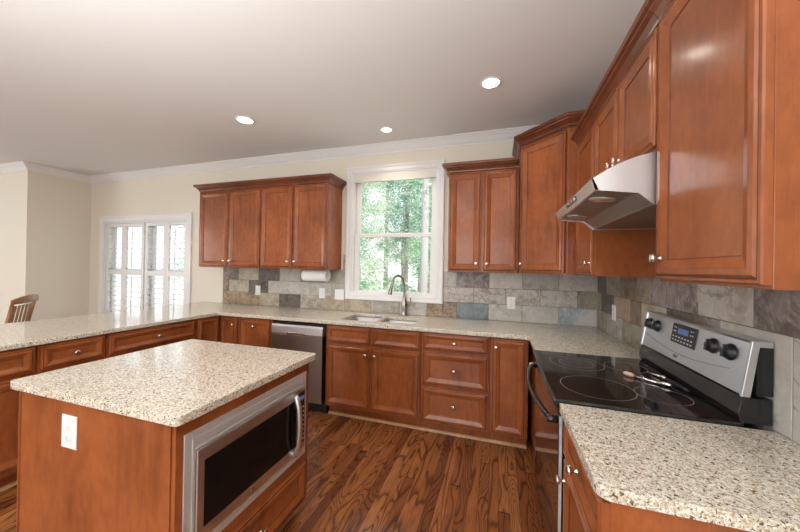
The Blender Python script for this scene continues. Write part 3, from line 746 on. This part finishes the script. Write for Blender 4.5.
utensil('tongs', 'steel and black kitchen tongs resting near the backguard', [(-.133, -1.500, .9375), (-.122, -1.575, .9375), (-.118, -1.64, .9375)], [.006, .0075, .006], M_blackpl,
        [('ferrule', [(-.138, -1.463, .937), (-.134, -1.482, .9375), (-.130, -1.502, .9375)], [.006, .010, .007], M_chrome),
         ('blade', [(-.165, -1.41, .933), (-.150, -1.44, .934), (-.138, -1.465, .936)], [.004, .006, .006], M_chrome)])

# ------------------------------------------------------------------ island
IX0, IX1, IY0, IY1 = -2.827, -1.859, -2.449, -1.624
b = slab(arc(IX0+.02, IY0+.02, .02, 180, 270, 4)+arc(IX1-.02, IY0+.02, .02, 270, 360, 4)+arc(IX1-.02, IY1-.02, .02, 0, 90, 4)+arc(IX0+.02, IY1-.02, .02, 90, 180, 4), ZT0, ZT1)
tag(b.build('granite_island_top', M_granite, bevel=.005), 'rectangular speckled granite top of the island', 'countertop')
t = thing('island_cabinet', 'cherry island cabinet holding the built-in microwave', 'cabinet', (-2.34, -2.04, 0))
ix0, ix1, iy0, iy1 = -2.752+2.34, -1.889+2.34, -2.428+2.04, -1.660+2.04
b = MB()   # carcass with microwave niche on the +x side
my0, my1, mz0, mz1 = -2.385+2.04, -1.705+2.04, .40, .80
b.box((ix0, iy0, .10), (ix1-.45, iy1, .880)); b.box((ix1-.45, iy0, .10), (ix1, my0, .880)); b.box((ix1-.45, my1, .10), (ix1, iy1, .880))
b.box((ix1-.45, my0, .10), (ix1, my1, mz0)); b.box((ix1-.45, my0, mz1), (ix1, my1, .880)); b.build('carcass', cherry, t)
b = MB(); b.box((ix0-.012, iy0-.006, .001), (ix1-.018, iy0-.0005, .880)); b.build('end_panel', cherry, t, .001)
b = MB(); b.box((ix0-.018, iy0-.012, .001), (ix0-.0125, iy0+.03, .880)); b.build('corner_strip', cherry, t, .002)
b = MB(); b.box((ix0+.06, iy0+.01, .001), (ix1-.075, iy1-.02, .099)); b.build('toe_kick', cherry, t)
b = MB(); b.prism([(iy0, .001), (iy0, .018), (iy1, .018), (iy1, .001)], 'x', ix1-.075, ix1-.060); b.build('shoe_moulding', shoe_wood, t)
b = MB(); WD = .70; b.panel(0, WD, .125, .325, [(i*.9, d) for i, d in DP], DM)
dr = b.build('drawer', [cherry, cherry_glaze], t, matrix=Matrix.Translation((ix1, -2.395+2.04, 0)) @ Matrix.Rotation(math.pi/2, 4, 'Z'))
knob(dr, .35, -.0195, .215)
plate('white outlet on the near end panel of the island', -2.437, -2.4345, .762, 0, .090, .126, name='wall_outlet')
# microwave (faces +x): local x along +y world, local -y = +x world
t = thing('microwave', 'built-in stainless microwave in the island side with trim kit', 'microwave', (-1.889, -2.40, 0), math.pi/2)
W = .71
b = MB(); b.box((.03, .003, .415), (W-.03, .42, .785)); b.build('body', M_black, t)
b = MB()   # trim frame, stepped
frame(b, -.002, W, .372, .828, .030, -.006, -.0008); frame(b, .026, W-.020, .398, .800, .012, -.009, -.0062)
b.box((.038, -.0075, .770), (W-.032, -.0008, .788)); b.box((.038, -.012, .757), (W-.032, -.0008, .768)); b.box((.038, -.010, .400), (W-.032, -.0008, .412))
b.build('trim_frame', M_trimst, t, .0015)
b = MB(); b.box((.040, -.016, .416), (.617, -.002, .754)); dr = b.build('door', M_steel, t, .003)
b = MB(); b.box((.068, -.0172, .462), (.610, -.0162, .706)); b.build('door_window', M_mwglass, dr, .001)
b = MB(); pts = [(.590, -.016, .425), (.590, -.030, .432), (.590, -.046, .49), (.590, -.051, .58), (.590, -.046, .67), (.590, -.030, .728), (.590, -.016, .736)]
b.tube(pts, [.013, .014, .0145, .015, .0145, .014, .013], 12); b.build('door_handle', M_satin, dr)
b = MB(); b.box((.300, -.0175, .434), (.316, -.0162, .450)); b.build('badge', M_chrome, dr)
b = MB(); b.box((.6185, -.016, .416), (.686, -.002, .754)); cpn = b.build('control_panel', M_steel, t, .002)
b = MB(); b.box((.622, -.0172, .455), (.683, -.0162, .735)); kp = b.build('keypad', M_blackgl, cpn, .001)
b = MB()
for r_ in range(8):
    for c_ in range(3): b.box((.627+c_*.019, -.0179, .470+r_*.025), (.637+c_*.019, -.0173, .477+r_*.025))
b.build('touch_keys', M_print, kp)
b = MB(); b.box((.630, -.0179, .690), (.676, -.0173, .712)); b.build('clock_screen', M_blue, kp)

# ------------------------------------------------------------------ ceiling lights
def downlight(x, y, label, r=.085, power=9):
    t = thing('recessed_light', label, 'ceiling light', (x, y, H), 0, 'recessed ceiling lights')
    b = MB(); b.lathe([(r*.78, -.002), (r*.80, -.006), (r*.96, -.006), (r, -.003), (r, 0), (r*.78, 0)], 36); b.build('trim_ring', M_white, t)
    b = MB(); b.lathe([(r*.77, -.0005), (r*.77, -.0035), (.001, -.004)], 32); b.build('lamp_lens', M_glow, t)
    l = bpy.data.lights.new('downlight_lamp', 'SPOT'); l.energy = power; l.color = (1, .90, .76); l.spot_size = R(135); l.spot_blend = .9; l.shadow_soft_size = .05
    lo_ = bpy.data.objects.new('downlight_lamp', l); C.objects.link(lo_); lo_.parent = t; lo_.location = (0, 0, -.012)
downlight(-.932, -.880, 'round recessed ceiling light nearest the range corner, largest of three', .075, 26)
downlight(-3.12, -.905, 'round recessed ceiling light over the peninsula end, left of the window', .085, 26)
downlight(-1.922, -.365, 'small round recessed ceiling light right above the sink', .06, 22)
# unseen lamps of the same ceiling; the last is added to brighten the left wall
for x, y, e in ((-3.1, -3.1, 10), (-.95, -3.6, 8), (-5.4, -3.6, 22), (-7.8, -2.6, 14), (-5.3, -1.7, 26)):
    light('unseen_ceiling_lamp', 'SPOT', (x, y, H-.03), e, (1, .88, .72), (0, 0, 0), .06, spot_size=R(150), spot_blend=.9)

# ------------------------------------------------------------------ dining chair
t = thing('dining_chair', 'honey oak dining chair with slatted back beyond the peninsula', 'chair', (-5.93, -1.43, 0), R(137))
SH = .46
b = MB(); b.prism([(-.21, -.20), (-.17, -.225), (.17, -.225), (.21, -.20), (.23, .17), (.19, .215), (-.19, .215), (-.23, .17)], 'z', SH-.035, SH); b.build('seat', chair_wood, t, .01)
for sx in (-1, 1):
    for sy in (-1, 1):
        b = MB(); b.tube([(sx*.16, sy*.15, SH-.035), (sx*.185, sy*.18, .25), (sx*.205, sy*.21, 0)], [.019, .023, .015], 12); b.build('leg', chair_wood, t)
b = MB(); b.tube([(-.19, -.17, .2), (-.19, .18, .2)], .011, 8); b.tube([(.19, -.17, .2), (.19, .18, .2)], .011, 8); b.tube([(-.19, 0, .2), (.19, 0, .2)], .011, 8); b.build('stretcher', chair_wood, t)
# back leans towards -y local (rear at y=-0.21)
for sx in (-1, 1):
    b = MB(); b.tube([(sx*.175, -.185, SH-.005), (sx*.195, -.225, .72), (sx*.215, -.28, 1.0)], [.017, .020, .014], 12); b.build('back_post', chair_wood, t)
for i in range(5):
    x = (i-2)*.072
    b = MB(); b.prism([(-.014, 0), (.014, 0), (.019, 0.50), (-.019, .50)], 'y', -.005, .005)
    b.build('slat', chair_wood, t, .002, matrix=Matrix.Translation((x, -.19, SH)) @ Matrix.Rotation(R(9.5), 4, 'X'))
b = MB(); n = 14; rings = []
for i in range(n+1):
    u = -1+2*i/n; x = u*.245; y = -.285-.045*(1-u*u); hh = .040*(1-.45*abs(u)**3); zc = 1.0+.02*(1-u*u)
    rings.append([b.bm.verts.new(p) for p in ((x, y-.011, zc-hh), (x, y+.011, zc-hh), (x, y+.011, zc+hh), (x, y-.011, zc+hh))])
for a, c in zip(rings, rings[1:]):
    for j in range(4): b.bm.faces.new((a[j], a[(j+1) % 4], c[(j+1) % 4], c[j])).smooth = True
b.bm.faces.new(rings[0]); b.bm.faces.new(rings[-1][::-1]); b.build('top_rail', chair_wood, t, .006)

# ------------------------------------------------------------------ outdoors
def leafmat(name, a, c):
    m = mat(name, a, .6); k = N(m); n = k.noise(k.coord(), 3.2, 5, .65); k.col(k.ramp(n.outputs[0], [(.40, a), (.50, c), (.57, (.84, .87, .83))]))  # near-white stop paints light-catching leaves and bright sky gaps into the colour
    k.b.inputs['Subsurface Weight'].default_value = 0
    tr = k.n('ShaderNodeBsdfTranslucent'); tr.inputs[0].default_value = (*c, 1); mx = k.n('ShaderNodeMixShader'); mx.inputs[0].default_value = .4
    outn = [x for x in k.t.nodes if x.type == 'OUTPUT_MATERIAL'][0]
    k.l(k.b.outputs[0], mx.inputs[1]); k.l(tr.outputs[0], mx.inputs[2]); k.l(mx.outputs[0], outn.inputs[0]); return m
LF = [leafmat('leaf_green', (.13, .33, .17), (.30, .50, .32)), leafmat('leaf_pale', (.30, .45, .30), (.55, .64, .50)), leafmat('leaf_teal', (.11, .30, .21), (.27, .46, .36))]
bark = mat('bark', (.34, .31, .28), .9); k = N(bark); nn = k.noise(k.coord((6, 6, 1.5)), 5, 4); k.col(k.ramp(nn.outputs[0], [(.35, (.20, .175, .15)), (.65, (.48, .45, .41))]))
palebark = mat('pale_bark', (.36, .35, .35), .9)
ground = mat('leaf_litter_ground', (.42, .40, .33), .95); k = N(ground); nn = k.noise(k.coord(), 3, 5); k.col(k.ramp(nn.outputs[0], [(.4, (.50, .50, .38)), (.6, (.72, .68, .60))]))
b = MB(); b.box((-45, .4, -.75), (30, 60, -.6)); o = b.build('ground', ground); struct(o)
def foliage_mesh(seed, n, rx, ry, rz, clusters, leaf):
    rnd = random.Random(seed); bm = bmesh.new(); cs = [(rnd.uniform(-rx, rx), rnd.uniform(-ry, ry), rnd.uniform(-rz, rz), rnd.uniform(.25, .6)) for _ in range(clusters)]
    for i in range(n):
        cx, cy, cz, cr_ = cs[i % clusters]
        p = Vector((cx+max(-1, min(1, rnd.gauss(0, .6)))*cr_*1.15, cy+max(-1, min(1, rnd.gauss(0, .6)))*cr_*1.15, cz+rnd.gauss(0, cr_*.55)))
        a = Vector((rnd.gauss(0, 1), rnd.gauss(0, 1), rnd.gauss(0, .5))).normalized(); c2 = a.cross(Vector((rnd.gauss(0, 1), rnd.gauss(0, 1), rnd.gauss(0, 1)))).normalized()
        s = leaf*rnd.uniform(.6, 1.3)
        bm.faces.new([bm.verts.new(p+q) for q in (-a*s, c2*s*.5, a*s, -c2*s*.5)])
    mb = MB(); mb.bm.free(); mb.bm = bm; return mb
def tree(x, y, h, r, label, leafm, barkm, seed, fz, group='woodland trees outside the sink window', n=2600, lean=.1):
    t = thing('tree', label, 'tree', (x, y, -.6), 0, group)
    b = MB(); b.tube([(0, 0, 0), (lean*.3, 0, h*.3), (lean*.2, .1, h*.6), (lean, 0, h)], [r*1.25, r, r*.85, r*.45], 12)
    for q in range(4 if barkm is bark else 0):
        a = q*1.7+seed; z = h*(.35+.13*q); b.tube([(lean*.3, 0, z), (math.cos(a)*.7, math.sin(a)*.5, z+.5), (math.cos(a)*1.3, math.sin(a)*1.0, z+1.2)], [r*.4, r*.25, r*.1], 6)
    b.build('trunk', barkm, t)
    mb = foliage_mesh(seed, n, 1.15, .85, h*.33, 44, .062); f = mb.build('foliage', leafm, t); f.location = (0, 0, fz+.6)
TL = 'slender grey-barked tree in the woods outside the sink window'
tree(-2.80, 5.0, 8.5, .10, 'tall pale trunked tree at the right side of the sink window', LF[1], palebark, 3, 5.9, None, n=1500)
spots = [(-2.7, 8.5, .09), (-6.1, 7.4, .09), (-5.1, 11.1, .10), (-8.5, 11.5, .13), (-6.2, 14.4, .12), (-10.0, 15.2, .13), (-5.4, 18.0, .14), (-9.0, 18.9, .15), (-7.2, 22.4, .15), (-12.2, 21.0, .16), (-4.3, 23.5, .15)]
for i, (x, y, r) in enumerate(spots):
    tree(x, y, 6.8+(i*1.37) % 2+.12*y, r, TL, LF[i % 3], bark, 20+i, 2.6+.12*y+(i*.77) % .8, n=9000, lean=.25-.1*(i % 5))
for i, (x, y) in enumerate(((-4.1, 5.9), (-4.6, 8.8), (-6.6, 9.6), (-3.0, 11.6), (-7.8, 13.4), (-7.6, 16.6))):
    mb = foliage_mesh(60+i, 1100, .6, .35, .45, 9, .06); o = mb.build('shrub', LF[(i+1) % 3]); o.location = (x, y, .25)
    tag(o, 'low leafy shrub under the trees outside the sink window', 'shrub', 'shrubs outside the sink window')
# porch outside the shutters
t = thing('porch_railing', 'white porch railing seen through the shutters', 'railing', (-9.2, 2.6, -.1))
b = MB(); b.box((-3, -.03, .95), (4.4, .05, 1.0)); b.box((-3, -.02, .12), (4.4, .03, .17)); b.build('rail', M_trim, t)
for i in range(60):
    b = MB(); b.box((-3+i*.125, -.01, .171), (-2.965+i*.125, .02, .949)); b.build('baluster', M_trim, t)
for x in (-3, -.6, 1.8, 4.3):
    b = MB(); b.box((x-.06, -.06, 0), (x+.06, .06, 1.1)); b.build('post', M_trim, t)
for i, (x, y) in enumerate(((-11.3, 6.6), (-15.0, 8.5), (-19.5, 11.5))):
    tree(x, y, 7, .12, 'leafy tree beyond the porch seen through the shutters', LF[(i+1) % 3], bark, 40+i, 2.6, 'trees beyond the shutters', n=1800)
b = MB(); b.box((-13, .4, -.6), (-4.6, 3, -.1)); struct(b.build('porch_floor', mat('pale_decking', (.66, .66, .65), .7)))
